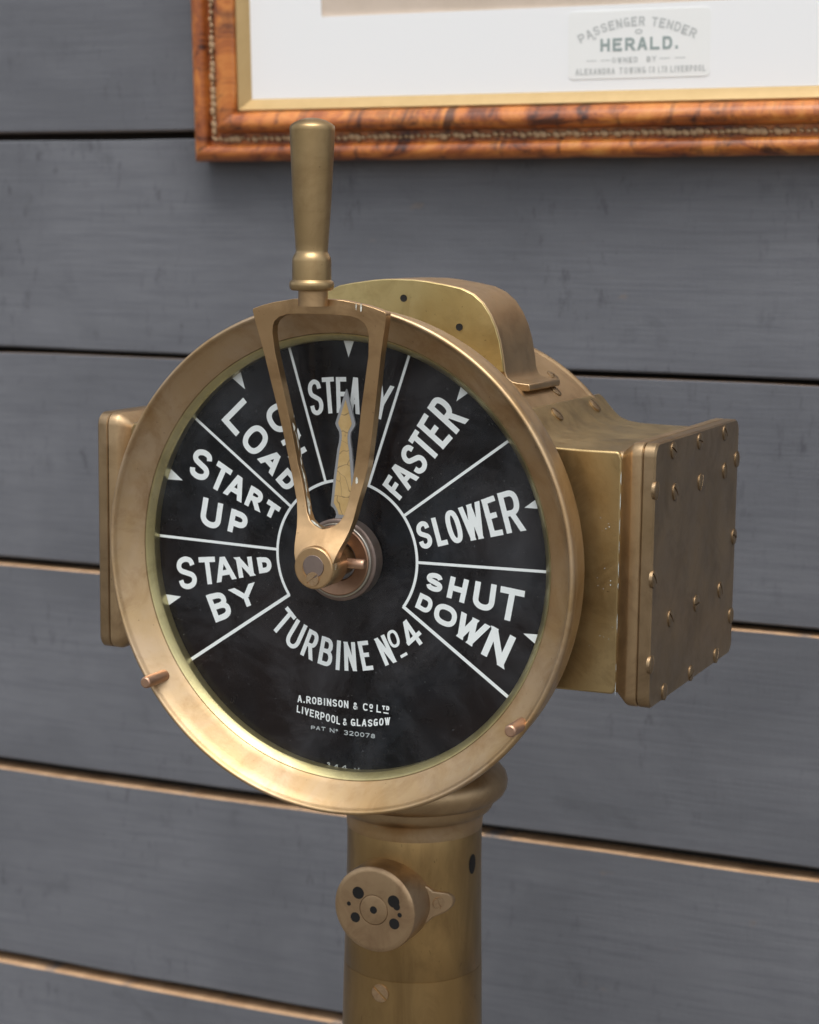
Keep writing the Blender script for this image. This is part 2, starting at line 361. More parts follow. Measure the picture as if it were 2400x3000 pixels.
def strip(mb, pts, hw, y, P, closed=False, ends=None):
    n = len(pts); L = []; Rr = []
    for i in range(n):
        a = pts[(i - 1) % n] if closed or i else pts[i]; b = pts[(i + 1) % n] if closed or i < n - 1 else pts[i]
        d = Vector((b[0] - a[0], b[1] - a[1])); d.normalize() if d.length else None
        nn = Vector((-d.y, d.x)); s = hw
        if (closed or 0 < i < n - 1):
            e = Vector((b[0] - pts[i][0], b[1] - pts[i][1]))
            if e.length: s = hw / max(.6, abs(nn.dot(Vector((-e.y, e.x)).normalized())))
        L.append((pts[i][0] + nn.x * s, pts[i][1] + nn.y * s)); Rr.append((pts[i][0] - nn.x * s, pts[i][1] - nn.y * s))
    vs = [P(x, z, y) for x, z in L] + [P(x, z, y) for x, z in Rr]
    mb.add(vs, [(i, (i + 1) % n, (i + 1) % n + n, i + n) for i in range(n if closed else n - 1)])
def glyph(mb, ch, q, wd, y, P, step=.0004):
    tl, tr, br, bl = [Vector((q[2 * i], q[2 * i + 1])) for i in range(4)]
    W = ((tr - tl).length + (br - bl).length) / 2; Hh = ((tl - bl).length + (tr - br).length) / 2; hw = wd / 2
    mu = min(.45, hw / max(W, 1e-6)); mv = min(.45, hw / Hh)
    if ch in '-': mv = 0
    if ch in 'I.': mu = 0
    def mp(p):
        u = mu + p[0] * (1 - 2 * mu); v = mv + p[1] * (1 - 2 * mv)
        return bl * (1 - u) * (1 - v) + br * u * (1 - v) + tl * (1 - u) * v + tr * u * v
    for k, (pts, mode) in enumerate(G[ch]):
        yy = y - k * step
        c = [mp(p) for p in pts]
        if mode == 'h':
            a, b = c; d = (b - a).normalized(); 
            def hd(p):
                v = mv + p[1] * (1 - 2 * mv); return ((br - bl) * (1 - v) + (tr - tl) * v).normalized()
            vs = []
            for p, e, sg in ((pts[0], a, -1), (pts[1], b, 1)):
                h = hd(p); cr = abs(d.x * h.y - d.y * h.x); cr = max(cr, .35)
                isend = p[1] < .01 or p[1] > .99
                e2 = e + d * sg * (hw / cr if isend else hw * .3)
                h2 = h * (hw / cr)
                vs.append((e2 - h2, e2 + h2))
            (a0, a1), (b0, b1) = vs
            mb.add([P(v.x, v.y, yy) for v in (a0, a1, b1, b0)], [(0, 1, 2, 3)])
        else:
            if mode in ('s', 'sc'):
                d0 = (c[0] - c[1]).normalized() * hw; d1 = (c[-1] - c[-2]).normalized() * hw
                if mode == 's' and ch in 'EFLTPRBD' and pts[0][0] == 0 and pts[1][0] > 0: d0 *= 1.0
                c = list(c); c[0] = c[0] + d0 * .999; c[-1] = c[-1] + d1 * .999
            strip(mb, [(p.x, p.y) for p in (c[:-1] if mode == 'o' else c)], hw, yy, P, closed=(mode == 'o'))

WORDS = [
 ((0.028, 0.026), [('S',[-0.9908,-0.0784,-0.8809,-0.0613,-0.8556,-0.2303,-0.9655,-0.2504]), ('T',[-0.8534,-0.0666,-0.7566,-0.0568,-0.7359,-0.193,-0.8327,-0.2138]), ('A',[-0.7581,-0.0599,-0.6643,-0.0474,-0.6286,-0.161,-0.7396,-0.192]), ('N',[-0.6331,-0.0491,-0.5381,-0.0394,-0.5228,-0.1356,-0.6109,-0.1575]), ('D',[-0.5104,-0.0393,-0.4273,-0.0335,-0.4194,-0.1044,-0.4919,-0.1248])]),
 ((0.03, 0.028), [('B',[-0.8116,-0.2633,-0.6942,-0.2288,-0.6485,-0.3578,-0.7482,-0.4039]), ('Y',[-0.66,-0.2176,-0.5367,-0.1759,-0.4997,-0.2779,-0.6064,-0.3174])]),
 ((0.03, 0.026), [('S',[-0.8641,0.5107,-0.7541,0.4773,-0.8038,0.3207,-0.9167,0.363]), ('T',[-0.7309,0.4459,-0.6497,0.3978,-0.7033,0.2771,-0.7991,0.3095]), ('A',[-0.6474,0.3959,-0.562,0.3463,-0.6013,0.2377,-0.7033,0.2759]), ('R',[-0.539,0.3302,-0.4634,0.2929,-0.5,0.1978,-0.5828,0.2279]), ('T',[-0.4406,0.2661,-0.3691,0.2251,-0.4017,0.158,-0.4748,0.1894])]),
 ((0.031, 0.03), [('U',[-0.8205,0.2517,-0.7044,0.2205,-0.7272,0.0769,-0.847,0.1115]), ('P',[-0.6546,0.2034,-0.5542,0.1756,-0.5783,0.0572,-0.6804,0.0845])]),
 ((0.031, 0.027), [('L',[-0.5877,0.7735,-0.503,0.6937,-0.6292,0.5747,-0.7148,0.6547]), ('O',[-0.5116,0.6625,-0.4194,0.5769,-0.5218,0.4653,-0.6147,0.5511]), ('A',[-0.421,0.5331,-0.3428,0.4592,-0.4231,0.3858,-0.5019,0.461]), ('D',[-0.3322,0.4327,-0.2672,0.372,-0.3369,0.3056,-0.4016,0.3665])]),
 ((0.03, 0.028), [('O',[-0.3471,0.782,-0.266,0.6593,-0.3973,0.5865,-0.4791,0.7099]), ('N',[-0.2666,0.6225,-0.2242,0.5216,-0.3165,0.4653,-0.3715,0.5644])]),
 ((0.0225, 0.0225), [('S',[-0.2252,0.8759,-0.1496,0.8894,-0.1254,0.713,-0.1984,0.699]), ('T',[-0.142,0.8941,-0.0755,0.9004,-0.0588,0.7222,-0.1247,0.7139]), ('E',[-0.063,0.9003,-0.0067,0.9026,0.0029,0.7252,-0.0562,0.7223]), ('A',[0.0129,0.9049,0.078,0.9003,0.0676,0.721,0.0111,0.7256]), ('D',[0.1023,0.8983,0.1638,0.8921,0.1414,0.7129,0.0829,0.7203]), ('Y',[0.1719,0.8852,0.2533,0.8668,0.2158,0.6946,0.1349,0.7125])]),
 ((0.024, 0.029), [('F',[0.1972,0.3788,0.232,0.4348,0.3272,0.3615,0.2919,0.3058]), ('A',[0.2275,0.4424,0.2837,0.5085,0.3944,0.4261,0.3385,0.3606]), ('S',[0.2824,0.5309,0.331,0.6038,0.456,0.4974,0.3961,0.4284]), ('T',[0.335,0.6062,0.3716,0.665,0.5055,0.5639,0.4677,0.5059]), ('E',[0.3802,0.6809,0.4188,0.7469,0.573,0.6309,0.5204,0.5734]), ('R',[0.4343,0.7708,0.4812,0.8446,0.6511,0.7202,0.5876,0.6495])]),
 ((0.024, 0.028), [('S',[0.3757,0.2001,0.4445,0.2236,0.4776,0.0881,0.4065,0.0702]), ('L',[0.46,0.2288,0.5173,0.2513,0.5557,0.1085,0.5019,0.0933]), ('O',[0.5224,0.2639,0.5915,0.2892,0.6468,0.1299,0.5724,0.1098]), ('W',[0.6055,0.2914,0.7121,0.334,0.7682,0.1594,0.649,0.1288]), ('E',[0.7237,0.3388,0.7893,0.3667,0.8447,0.1774,0.779,0.1615]), ('R',[0.8051,0.3746,0.9029,0.4091,0.954,0.2057,0.8617,0.1847])]),
 ((0.025, 0.031), [('S',[0.4459,-0.0346,0.5315,-0.0432,0.5241,-0.1406,0.4373,-0.1216]), ('H',[0.5705,-0.049,0.6688,-0.0572,0.6432,-0.1776,0.55,-0.152]), ('U',[0.7026,-0.0605,0.8137,-0.0694,0.7969,-0.2122,0.6829,-0.1884]), ('T',[0.8363,-0.0748,0.9612,-0.086,0.9318,-0.259,0.8101,-0.2204])]),
 ((0.023, 0.034), [('D',[0.4094,-0.1436,0.4872,-0.17,0.4571,-0.2539,0.3812,-0.217]), ('O',[0.4993,-0.1752,0.6173,-0.2101,0.5925,-0.316,0.474,-0.2773]), ('W',[0.636,-0.2208,0.7807,-0.2733,0.7184,-0.404,0.5745,-0.324]), ('N',[0.7959,-0.2759,0.9202,-0.3194,0.8499,-0.4787,0.7374,-0.4158])]),
 ((0.022, 0.022), [('T',[-0.3294,-0.2775,-0.2792,-0.3308,-0.3763,-0.4455,-0.4281,-0.3885]), ('U',[-0.274,-0.338,-0.2162,-0.371,-0.2791,-0.5121,-0.3562,-0.4667]), ('R',[-0.202,-0.3824,-0.1422,-0.4048,-0.1893,-0.5478,-0.258,-0.5203]), ('B',[-0.1309,-0.4124,-0.0614,-0.4275,-0.0795,-0.5749,-0.1582,-0.5559]), ('I',[-0.0475,-0.4277,-0.0247,-0.4275,-0.0319,-0.5796,-0.0548,-0.581]), ('N',[-0.0085,-0.431,0.0524,-0.4275,0.0664,-0.575,-0.0046,-0.5798]), ('E',[0.0668,-0.4226,0.1228,-0.412,0.16,-0.5575,0.0995,-0.57]), ('N',[0.1611,-0.4007,0.2138,-0.3714,0.2866,-0.504,0.2227,-0.5323]), ('4',[0.2824,-0.3347,0.3517,-0.2672,0.4417,-0.3783,0.3729,-0.446])]),
 ((0.015, 0.015), [('O',[0.2208,-0.3612,0.2764,-0.3343,0.311,-0.4161,0.256,-0.4442]), ('-',[0.3024,-0.4697,0.3373,-0.4486,0.3456,-0.4628,0.3118,-0.4848])]),
 ((0.0070, 0.0070), [('A',[-0.2705,-0.7348,-0.2448,-0.7346,-0.2446,-0.7722,-0.2703,-0.7723]), ('.',[-0.2376,-0.7346,-0.2274,-0.7345,-0.2272,-0.7722,-0.2375,-0.7722]), ('R',[-0.2202,-0.7345,-0.1947,-0.7344,-0.1945,-0.7721,-0.2201,-0.7722]), ('O',[-0.1875,-0.7343,-0.1621,-0.7342,-0.1618,-0.7721,-0.1873,-0.7721]), ('B',[-0.1549,-0.7341,-0.1295,-0.734,-0.1293,-0.772,-0.1547,-0.772]), ('I',[-0.1224,-0.734,-0.1097,-0.7339,-0.1095,-0.772,-0.1222,-0.772]), ('N',[-0.1026,-0.7338,-0.0773,-0.7337,-0.0771,-0.7719,-0.1024,-0.7719]), ('S',[-0.0703,-0.7337,-0.045,-0.7335,-0.0448,-0.7718,-0.07,-0.7719]), ('O',[-0.038,-0.7335,-0.0128,-0.7334,-0.0125,-0.7718,-0.0377,-0.7718]), ('N',[-0.0058,-0.7333,0.0193,-0.7332,0.0196,-0.7717,-0.0055,-0.7717])]),
 ((0.0065, 0.0065), [('&',[0.046,-0.7374,0.0721,-0.7374,0.0725,-0.7739,0.0463,-0.7735])]),
 ((0.0070, 0.0070), [('C',[0.1007,-0.7347,0.1304,-0.7352,0.1307,-0.7735,0.1011,-0.7731]), ('L',[0.1769,-0.7348,0.2027,-0.7347,0.2016,-0.7746,0.1758,-0.7742])]),
 ((0.0065, 0.0065), [('O',[0.1366,-0.7355,0.1573,-0.7355,0.1565,-0.7596,0.1358,-0.7595]), ('T',[0.2079,-0.7361,0.2255,-0.7355,0.2253,-0.7572,0.2081,-0.7571]), ('D',[0.2305,-0.7354,0.248,-0.7349,0.2473,-0.7574,0.2301,-0.7573]), ('-',[0.1411,-0.7695,0.154,-0.7694,0.154,-0.7733,0.1411,-0.7733]), ('-',[0.215,-0.7702,0.2433,-0.7708,0.2433,-0.7746,0.215,-0.774])]),
 ((0.0066, 0.0066), [('L',[-0.2729,-0.7877,-0.2529,-0.7909,-0.2553,-0.8281,-0.2755,-0.8246]), ('I',[-0.2463,-0.792,-0.2346,-0.7938,-0.2368,-0.8314,-0.2486,-0.8293]), ('V',[-0.228,-0.7949,-0.2045,-0.7986,-0.2065,-0.8367,-0.2301,-0.8325]), ('E',[-0.198,-0.7997,-0.1746,-0.8035,-0.1762,-0.842,-0.1998,-0.8379]), ('R',[-0.168,-0.8045,-0.1447,-0.8082,-0.1461,-0.8473,-0.1696,-0.8431]), ('P',[-0.1378,-0.8075,-0.1141,-0.8105,-0.1155,-0.8519,-0.1397,-0.849]), ('O',[-0.1075,-0.8113,-0.0839,-0.8143,-0.0847,-0.8556,-0.1088,-0.8527]), ('O',[-0.0773,-0.8151,-0.0538,-0.8181,-0.054,-0.8593,-0.078,-0.8564]), ('L',[-0.0472,-0.8189,-0.0272,-0.8215,-0.0269,-0.8626,-0.0473,-0.8601]), ('&',[-0.0109,-0.8268,0.0133,-0.8265,0.0125,-0.8628,-0.0106,-0.8631])]),
 ((0.0072, 0.0072), [('G',[0.0332,-0.8242,0.0595,-0.822,0.0599,-0.859,0.0345,-0.8612]), ('L',[0.0668,-0.8213,0.0891,-0.8195,0.0886,-0.8566,0.067,-0.8584]), ('A',[0.0964,-0.8188,0.1226,-0.8166,0.121,-0.8539,0.0957,-0.856]), ('S',[0.1299,-0.816,0.156,-0.8138,0.1533,-0.8511,0.128,-0.8533]), ('G',[0.1622,-0.8102,0.1859,-0.8052,0.1844,-0.8432,0.16,-0.8479]), ('O',[0.1925,-0.8038,0.2162,-0.7988,0.2156,-0.8371,0.1912,-0.8419]), ('W',[0.2228,-0.7974,0.2523,-0.7912,0.2527,-0.8299,0.2224,-0.8358])]),
 ((0.0045, 0.0045), [('P',[-0.1922,-0.8858,-0.169,-0.8854,-0.1692,-0.9048,-0.1921,-0.9048]), ('A',[-0.1625,-0.8853,-0.1393,-0.8849,-0.1399,-0.9049,-0.1628,-0.9048]), ('T',[-0.1328,-0.8848,-0.1097,-0.8844,-0.1107,-0.9049,-0.1335,-0.9049]), ('N',[-0.0848,-0.8863,-0.0584,-0.8861,-0.0582,-0.9084,-0.0847,-0.9077]), ('O',[-0.0521,-0.8873,-0.0394,-0.8873,-0.0393,-0.8984,-0.052,-0.8985]), ('3',[-0.0052,-0.8876,0.0188,-0.8876,0.0187,-0.9116,-0.005,-0.9118]), ('2',[0.0254,-0.8876,0.0493,-0.8876,0.049,-0.9113,0.0254,-0.9115]), ('0',[0.056,-0.8876,0.0798,-0.8876,0.0792,-0.9111,0.0556,-0.9113]), ('0',[0.0864,-0.8876,0.1102,-0.8876,0.1094,-0.9108,0.0858,-0.911]), ('7',[0.1168,-0.8875,0.1405,-0.8875,0.1394,-0.9105,0.1159,-0.9108]), ('8',[0.1471,-0.8875,0.1707,-0.8875,0.1694,-0.9103,0.146,-0.9105])]),
 ((0.004, 0.004), [('3',[-0.1006,-1.0684,-0.0821,-1.0661,-0.0819,-1.0866,-0.1005,-1.087]), ('4',[-0.0598,-1.0721,-0.0317,-1.072,-0.0332,-1.0941,-0.0607,-1.0937]), ('4',[-0.0159,-1.0715,0.0173,-1.0712,0.0164,-1.0937,-0.0173,-1.0941]), ('V',[0.0552,-1.0781,0.084,-1.0744,0.0763,-1.1006,0.0633,-1.1023])])]


# ================================================================ SETTING
mb = MB(); g = 160.0
mb.add([(-g, -g * 2, -H0), (g, -g * 2, -H0), (g, g, -H0), (-g, g, -H0)], [(0, 1, 2, 3)])
o = obj('ground', mb, PAVE, smooth=0); o['kind'] = 'structure'

WY = R(1.52); WE = Vector((math.cos(WY), math.sin(WY), 0)); WN = Vector((-math.sin(WY), math.cos(WY), 0))   # along the wall, into the wall
W0 = Vector((0, 4.0, 0))
wallr = empty('plank_wall', (0, 4.0, -H0)); wallr.rotation_euler = (0, 0, WY)
tag(wallr, 'wall of wide horizontal boards painted slate grey with dark gaps', 'wall')
def wobj(name, mb, mats, parent, smooth=35, bevel=0, seg=2):
    """mesh given in the wall frame (s, depth, height above dial centre); parent rotated wall root"""
    o = bpy.data.objects.new(name, mesh_of(mb, name, mats, (0, 0, -H0), smooth)); sc.collection.objects.link(o); o.parent = parent
    if bevel:
        b = o.modifiers.new('bevel', 'BEVEL'); b.width = bevel * U; b.segments = seg; b.limit_method = 'ANGLE'; b.angle_limit = R(40)
    return o
SEAM = [-9.14, -7.59, -5.94, -4.27, -2.642, -.986, .672, 2.30, 3.96, 5.61, 7.26, 8.91]
GAP = [.05, .05, .06, .078, .080, .058, .044, .066, .05, .05, .05, .05]
for i in range(len(SEAM) - 1):
    z0 = SEAM[i] + GAP[i] / 2; z1 = SEAM[i + 1] - GAP[i + 1] / 2; off = (0, .012, -.008, .006, -.006, .004, -.004, .010, .0, -.01, .005)[i]
    mb = MB(); NS = 64; s0, s1 = -13.0, 9.0; prof = []
    rings = []; eb = .75 if SEAM[i + 1] < -1.5 else .5
    for k in range(NS + 1):
        s = s0 + (s1 - s0) * k / NS
        wa = noise.noise(Vector((s * .9, i * 7.1, 0))) * .012; wb = noise.noise(Vector((s * .9, (i + 1) * 7.1, 3))) * .012
        if i == 7: wa += (s + 3.2) * -.022 if s < -3.2 + 0 and False else 0
        e = .014
        y0 = off; y1 = off + .17
        rings.append([(s, y0, z0 + wa + e), (s, y0, z1 + wb - e * eb), (s, y0 + e * eb, z1 + wb), (s, y1, z1 + wb), (s, y1, z0 + wa), (s, y0 + e, z0 + wa)])
    m = 6
    for rg in rings: mb.add(rg, [])
    for k in range(NS):
        for j in range(m):
            a = k * m + j; b2 = k * m + (j + 1) % m
            mb.f.append((a, b2, b2 + m, a + m)); mb.m.append(1 if j == 2 or (j == 1 and SEAM[i + 1] < -.5) else 0)
    mb.f.append(tuple(range(m))); mb.m.append(0); mb.f.append(tuple(NS * m + j for j in reversed(range(m)))); mb.m.append(0)
    wobj('plank', mb, [PAINT, RAW], wallr, smooth=0)
mb = MB(); prism([(-13, .19), (9, .19), (9, .34), (-13, .34)], -H0, 8.9, axis='z', mb=mb)
wobj('backing', mb, BACK, wallr, smooth=0)

# ================================================================ FRAMED PICTURE
fr = empty('framed_picture', (0, 0, 0))
tag(fr, 'framed print in mottled orange-brown wood with gilt slip and white mount, hung on grey boards', 'picture frame')
FS0, FZ0, FS1, FZ1 = -3.070, 2.105, 3.95, 7.6      # outer edges of the frame in the wall plane
fr.matrix_world = Matrix.Identity(4)
piv = W0 + WE * FS0 - WN * .012 + Vector((0, 0, FZ0))
fr.location = (piv + Vector((0, 0, H0))) * U
fr.rotation_euler = (Matrix.Rotation(WY, 3, 'Z') @ Matrix.Rotation(R(-.36), 3, 'Y') @ Matrix.Rotation(R(2.6), 3, 'X')).to_euler()
FW, FH = FS1 - FS0, FZ1 - FZ0
def fobj(name, mb, mats, parent, smooth=35, bevel=0):
    me = mesh_of(mb, name, mats, (0, 0, 0), smooth)
    o = bpy.data.objects.new(name, me); sc.collection.objects.link(o); o.parent = parent
    if bevel:
        b = o.modifiers.new('bevel', 'BEVEL'); b.width = bevel * U; b.segments = 2; b.limit_method = 'ANGLE'
    return o
def rail(side, prof, closed=True):
    """prof: (w from the outer edge inwards, y; 0 at the wall, negative to the room)"""
    mb = MB(); k = len(prof); NS = 24; uvs = []
    for j in range(NS + 1):
        t = j / NS
        for wv_, y in prof:
            if side in 'bt':
                x = wv_ + (FW - 2 * wv_) * t; z = wv_ if side == 'b' else FH - wv_
            else:
                z = wv_ + (FH - 2 * wv_) * t; x = wv_ if side == 'l' else FW - wv_
            mb.v.append((x, y, z))
    for j in range(NS):
        for i in range(k if closed else k - 1):
            a = j * k + i; b2 = j * k + (i + 1) % k; mb.f.append((a, b2, b2 + k, a + k)); mb.m.append(0)
    mb.f.append(tuple(range(k))); mb.m.append(0); mb.f.append(tuple(NS * k + i for i in reversed(range(k)))); mb.m.append(0)
    return mb
pr_wood = [(0, 0), (0, -.16), (.012, -.205), (.035, -.235), (.065, -.245), (.095, -.235), (.118, -.205), (.124, -.17), (.198, -.17), (.205, -.225), (.225, -.262), (.26, -.275), (.295, -.262), (.325, -.235), (.345, -.195), (.345, 0)]
pr_slip = [(.345, -.02), (.345, -.172), (.362, -.186), (.378, -.170), (.432, -.128), (.436, -.118), (.436, -.02)]
DARKB = {}
beadmb = MB(); lathe([(0, -.024), (.016, -.018), (.022, 0), (.016, .018), (0, .024)], 8, 'x', mb=beadmb)
beadme = mesh_of(beadmb, 'carved_bead', GILTB, (0, 0, 0), 60)
def uv_along(o, side):
    me = o.data; uvl = me.uv_layers.new(name='UVMap')
    k = {'b': 0.0, 'l': 3.1, 't': 5.3, 'r': 7.7}[side]
    for lp in me.loops:
        c = me.vertices[lp.vertex_index].co
        a, b_ = (c.x, c.z) if side in 'bt' else (c.z, c.x)
        uvl.data[lp.index].uv = (a + k, b_ - c.y * .8 + k)
for side in 'blrt':
    o = fobj('rail', rail(side, pr_wood), BURL, fr, 50); uv_along(o, side)
    L = FW if side in 'bt' else FH
    lim = (5.2 if side == 'b' else 1.6) if side in 'bl' else 0
    x = .17; i = 0
    while x < lim:
        wv_ = .160 + random.uniform(-.006, .006)
        bo = bpy.data.objects.new('carved_bead', beadme); sc.collection.objects.link(bo); bo.parent = o
        p = (x, -.178, wv_) if side == 'b' else (wv_, -.178, x)
        bo.location = [c * U for c in p]; s = random.uniform(.65, 1.45)
        bo.scale = (1.1 * s, .9, .95 * s); bo.rotation_euler = (0, (R(28) if side == 'b' else R(62)) + random.uniform(-.3, .3), 0)
        x += .046 * random.uniform(.9, 1.12); i += 1
    mb = MB(); 
    o2 = fobj('gilt_slip', rail(side, pr_slip), GILT, fr, 40)
# mount board with window, print behind it
a0, b0 = .44, .44; a1, b1 = 1.0, 1.0
wx0 = .990; wz0 = .985; wx1 = FW - .99; wz1 = FH - .985
def ringbox(x0, z0, x1, z1, u0, v0, u1, v1, ya, yb):
    mb = MB()
    o_ = [(x0, z0), (x1, z0), (x1, z1), (x0, z1)]; i_ = [(u0, v0), (u1, v0), (u1, v1), (u0, v1)]
    vs = [(x, ya, z) for x, z in o_] + [(x, ya, z) for x, z in i_] + [(x, yb, z) for x, z in o_] + [(x, yb, z) for x, z in i_]
    fs = []
    for k in range(4):
        j = (k + 1) % 4
        fs += [(k, j, j + 4, k + 4), (k + 8, k + 12, j + 12, j + 8), (k + 4, j + 4, j + 12, k + 12), (k, k + 8, j + 8, j)]
    mb.add(vs, fs); return mb
fobj('mount_board', ringbox(.40, .40, FW - .40, FH - .40, wx0, wz0, wx1, wz1, -.118, -.100), MAT, fr, 0)
mb = MB(); mb.add([(wx0 - .1, -.098, wz0 - .1), (wx1 + .1, -.098, wz0 - .1), (wx1 + .1, -.098, wz1 + .1), (wx0 - .1, -.098, wz1 + .1)], [(0, 1, 2, 3)])
fobj('print', mb, PRINT, fr, 0)
# label card; card coordinates are wall-plane (s, z), moved into the frame
def WF(s, z): return ((s - FS0), (z - FZ0))
def crd(s, z, y): a, b_ = WF(s, z); return (a + .022, y, b_ - .022)
mb = MB(); pl = rrect(-.292, .667, 2.640, 3.074, .035)
prism([(crd(s, z, 0)[0], crd(s, z, 0)[2]) for s, z in pl], -.1215, -.1181, 'y', mb)
card = fobj('label_card', mb, CARD, fr, 0)
def PC(x, z, y): return crd(x, z, y)
def cardword(txt, x0, z0, x1, z1, h, wd, mat, arc=0, gap=.35):
    mb = MB(); n_ = len(txt); wds = {'I': .35, '.': .3, ' ': .6, '"': .5, 'W': 1.2, '-': .8}
    ws = [wds.get(c_, 1) for c_ in txt]; tot = sum(ws) + gap * (n_ - 1); p = 0
    for c_, x in zip(txt, ws):
        a, b_ = p / tot, (p + x) / tot; p += x + gap
        if c_ == ' ': continue
        def pt(t, up_):
            xx = x0 + (x1 - x0) * t; zz = z0 + (z1 - z0) * t + arc * (1 - (2 * t - 1) ** 2)
            sl = arc * -4 * (2 * t - 1) / (x1 - x0) + (z1 - z0) / (x1 - x0); nv = Vector((-sl, 1)).normalized()
            return xx + nv.x * h * up_, zz + nv.y * h * up_
        q = []
        for t, u_ in ((a, 1), (b_, 1), (b_, 0), (a, 0)): q += list(pt(t, u_))
        if c_ in '-': 
            m_ = (q[1] + q[7]) / 2; q = [q[0], m_ + wd / 2, q[2], m_ + wd / 2, q[4], m_ - wd / 2, q[6], m_ - wd / 2]
        glyph(mb, c_, q, wd, -.1225, PC, .0005)
    return fobj('lettering', mb, mat, card, 0)
cardword('PASSENGER TENDER', -.205, 2.870, .560, 2.880, .058, .0105, INK2, .098, .30)
cardword('HERALD.', -.070, 2.815, .455, 2.818, .082, .0175, INK, 0, .30)
cardword('"', -.128, 2.850, -.095, 2.850, .06, .009, INK2); cardword('"', .470, 2.872, .505, 2.872, .06, .009, INK2)
cardword('--', -.165, 2.740, .0, 2.741, .034, .005, INK2); cardword('OWNED', .010, 2.740, .185, 2.741, .034, .007, INK2)
cardword('BY', .245, 2.742, .310, 2.743, .034, .007, INK2); cardword('--', .33, 2.744, .505, 2.744, .034, .005, INK2)
cardword('ALEXANDRA', -.240, 2.668, .030, 2.669, .040, .0075, INK2); cardword('TOWING', .060, 2.669, .240, 2.670, .040, .0075, INK2)
cardword('CO LTD', .262, 2.670, .385, 2.671, .040, .0060, INK2); cardword('LIVERPOOL', .405, 2.671, .640, 2.672, .040, .0075, INK2)
mb = MB(); strip(mb, oval(.190, 2.935, .022, .012, 0, 360, 2, 16)[:-1], .004, -.1225, PC, True); fobj('card_ornament', mb, INK2, card, 0)

# ================================================================ SHIP'S TELEGRAPH
YC = .88                                  # middle of the instrument, front to back
tel = empty('ship_telegraph', (0, YC, -H0))
tag(tel, "brass ship's engine telegraph on a round pedestal, black dial reading TURBINE No 4", 'ship telegraph')

# screws -----------------------------------------------------------------
def screw_mesh(name, mat, r=1.0, h=.19, sw=.11, dep=.20, rim=.07):
    mb = MB(); xs = [-1, -.85, -.6, -.32, -sw, -sw * .98, sw * .98, sw, .32, .6, .85, 1]; ny = 8
    cols = []
    for i, x in enumerate(xs):
        ym = math.sqrt(max(1 - x * x, 0)) ; col = []
        for j in range(ny + 1):
            y = ym * math.sin((j / ny - .5) * math.pi); rr = min(1, x * x + y * y)
            z = rim + h * math.sqrt(1 - rr * .96) if h > .05 else rim
            if i in (5, 6): z -= dep
            col.append(len(mb.v)); mb.v.append((x * r, y * r, z * r))
        cols.append(col)
    for a, b_ in zip(cols, cols[1:]):
        for j in range(ny): mb.f.append((a[j], b_[j], b_[j + 1], a[j + 1])); mb.m.append(0)
    lathe([(r * 1.0, (rim + .02) * r), (r * 1.01, -.25 * r)], 24, 'z', mb=mb)
    return mesh_of(mb, name, mat, (0, 0, 0), 40)
SCREW = screw_mesh('screw', PLATE)
SCREWF = screw_mesh('screw', SOCKET, h=0.0, dep=.12, rim=.03)
def screw(parent, loc, nrm, r, ang=None, me=SCREW, label=None):
    nrm = Vector(nrm).normalized(); q = nrm.to_track_quat('Z', 'Y')
    a = random.uniform(0, math.pi) if ang is None else ang
    from mathutils import Quaternion
    o = place('screw', me, parent, loc, None, label); o.rotation_euler = (q @ Quaternion((0, 0, 1), a)).to_euler(); o.scale = (r, r, r); return o

# drum body ---------------------------------------------------------------
body = obj('drum_body', lathe([(.9, .02), (1.07, .02), (1.07, 1.405), (1.073, 1.415), (1.080, 1.424), (1.083, 1.438), (1.081, 1.452), (1.072, 1.463), (1.058, 1.467), (.96, 1.467), (.95, 1.44), (.4, 1.43), (0, 1.43)], 128), CAST, tel, smooth=30)
screw(body, (1.07 * math.sin(R(41.9)), 1.031, 1.07 * math.cos(R(41.9))), (math.sin(R(41.9)), 0, math.cos(R(41.9))), .040, .3)
screw(body, (1.07 * math.sin(R(36.5)), 1.20, 1.07 * math.cos(R(36.5))), (math.sin(R(36.5)), 0, math.cos(R(36.5))), .038, 2.)
# side casting: saddle that runs from the drum into the square neck ---------
def half(sg):
    p = []
    p += [(.69, .70), (.7735, .7475), (.80, .728), (.842, .680), (.868, .652), (.905, .622), (.955, .604), (1.02, .596)]
    p += [(1.20, .592)] + arcpts(1.34, .562, .03, 90, 50, 2)
    p += [(1.372, .555), (1.372, -.555)] + arcpts(1.34, -.562, .03, -50, -90, 2)
    p += [(1.02, -.596), (.955, -.604), (.905, -.622), (.868, -.652), (.80, -.735), (.778, -.752), (.69, -.70)]
    return [(sg * a, b_) for a, b_ in p]
for sg in (1, -1):
    o = obj('neck_casting', prism(half(sg), .175, 1.575, 'y'), NECK, tel, bevel=.022, seg=3, smooth=40)
    if sg == 1:
        nn_ = (math.sin(R(48)), 0, math.cos(R(48)))
        screw(o, (.828, .756, .700), nn_, .042, .5); screw(o, (.828, 1.347, .700), nn_, .042, .2)
    if sg == 1:
        neck = o
def resid_mat():
    RES, n, b = plain('dried_polish_pale', (.58, .66, .66), .8)
    return RES
RESP = resid_mat(); rn = random.Random(5)
z = .50
while z > -.56:
    l = rn.uniform(.02, .10)
    if rn.random() < (.85 if z > -.1 else .55):
        w_ = rn.uniform(.0012, .0030); m_ = MB()
        pts_ = [(1.3705, z), (1.3705 - w_, z - l * .3), (1.3705 - w_ * rn.uniform(.5, 1.3), z - l * .7), (1.3705, z - l)]
        m_.add([(x, .1743 - .0005, zz) for x, zz in pts_], [(0, 1, 2, 3)]); obj('dried_polish', m_, RESP, neck, smooth=0)
    z -= l + rn.uniform(.0, .04)
m_ = MB()
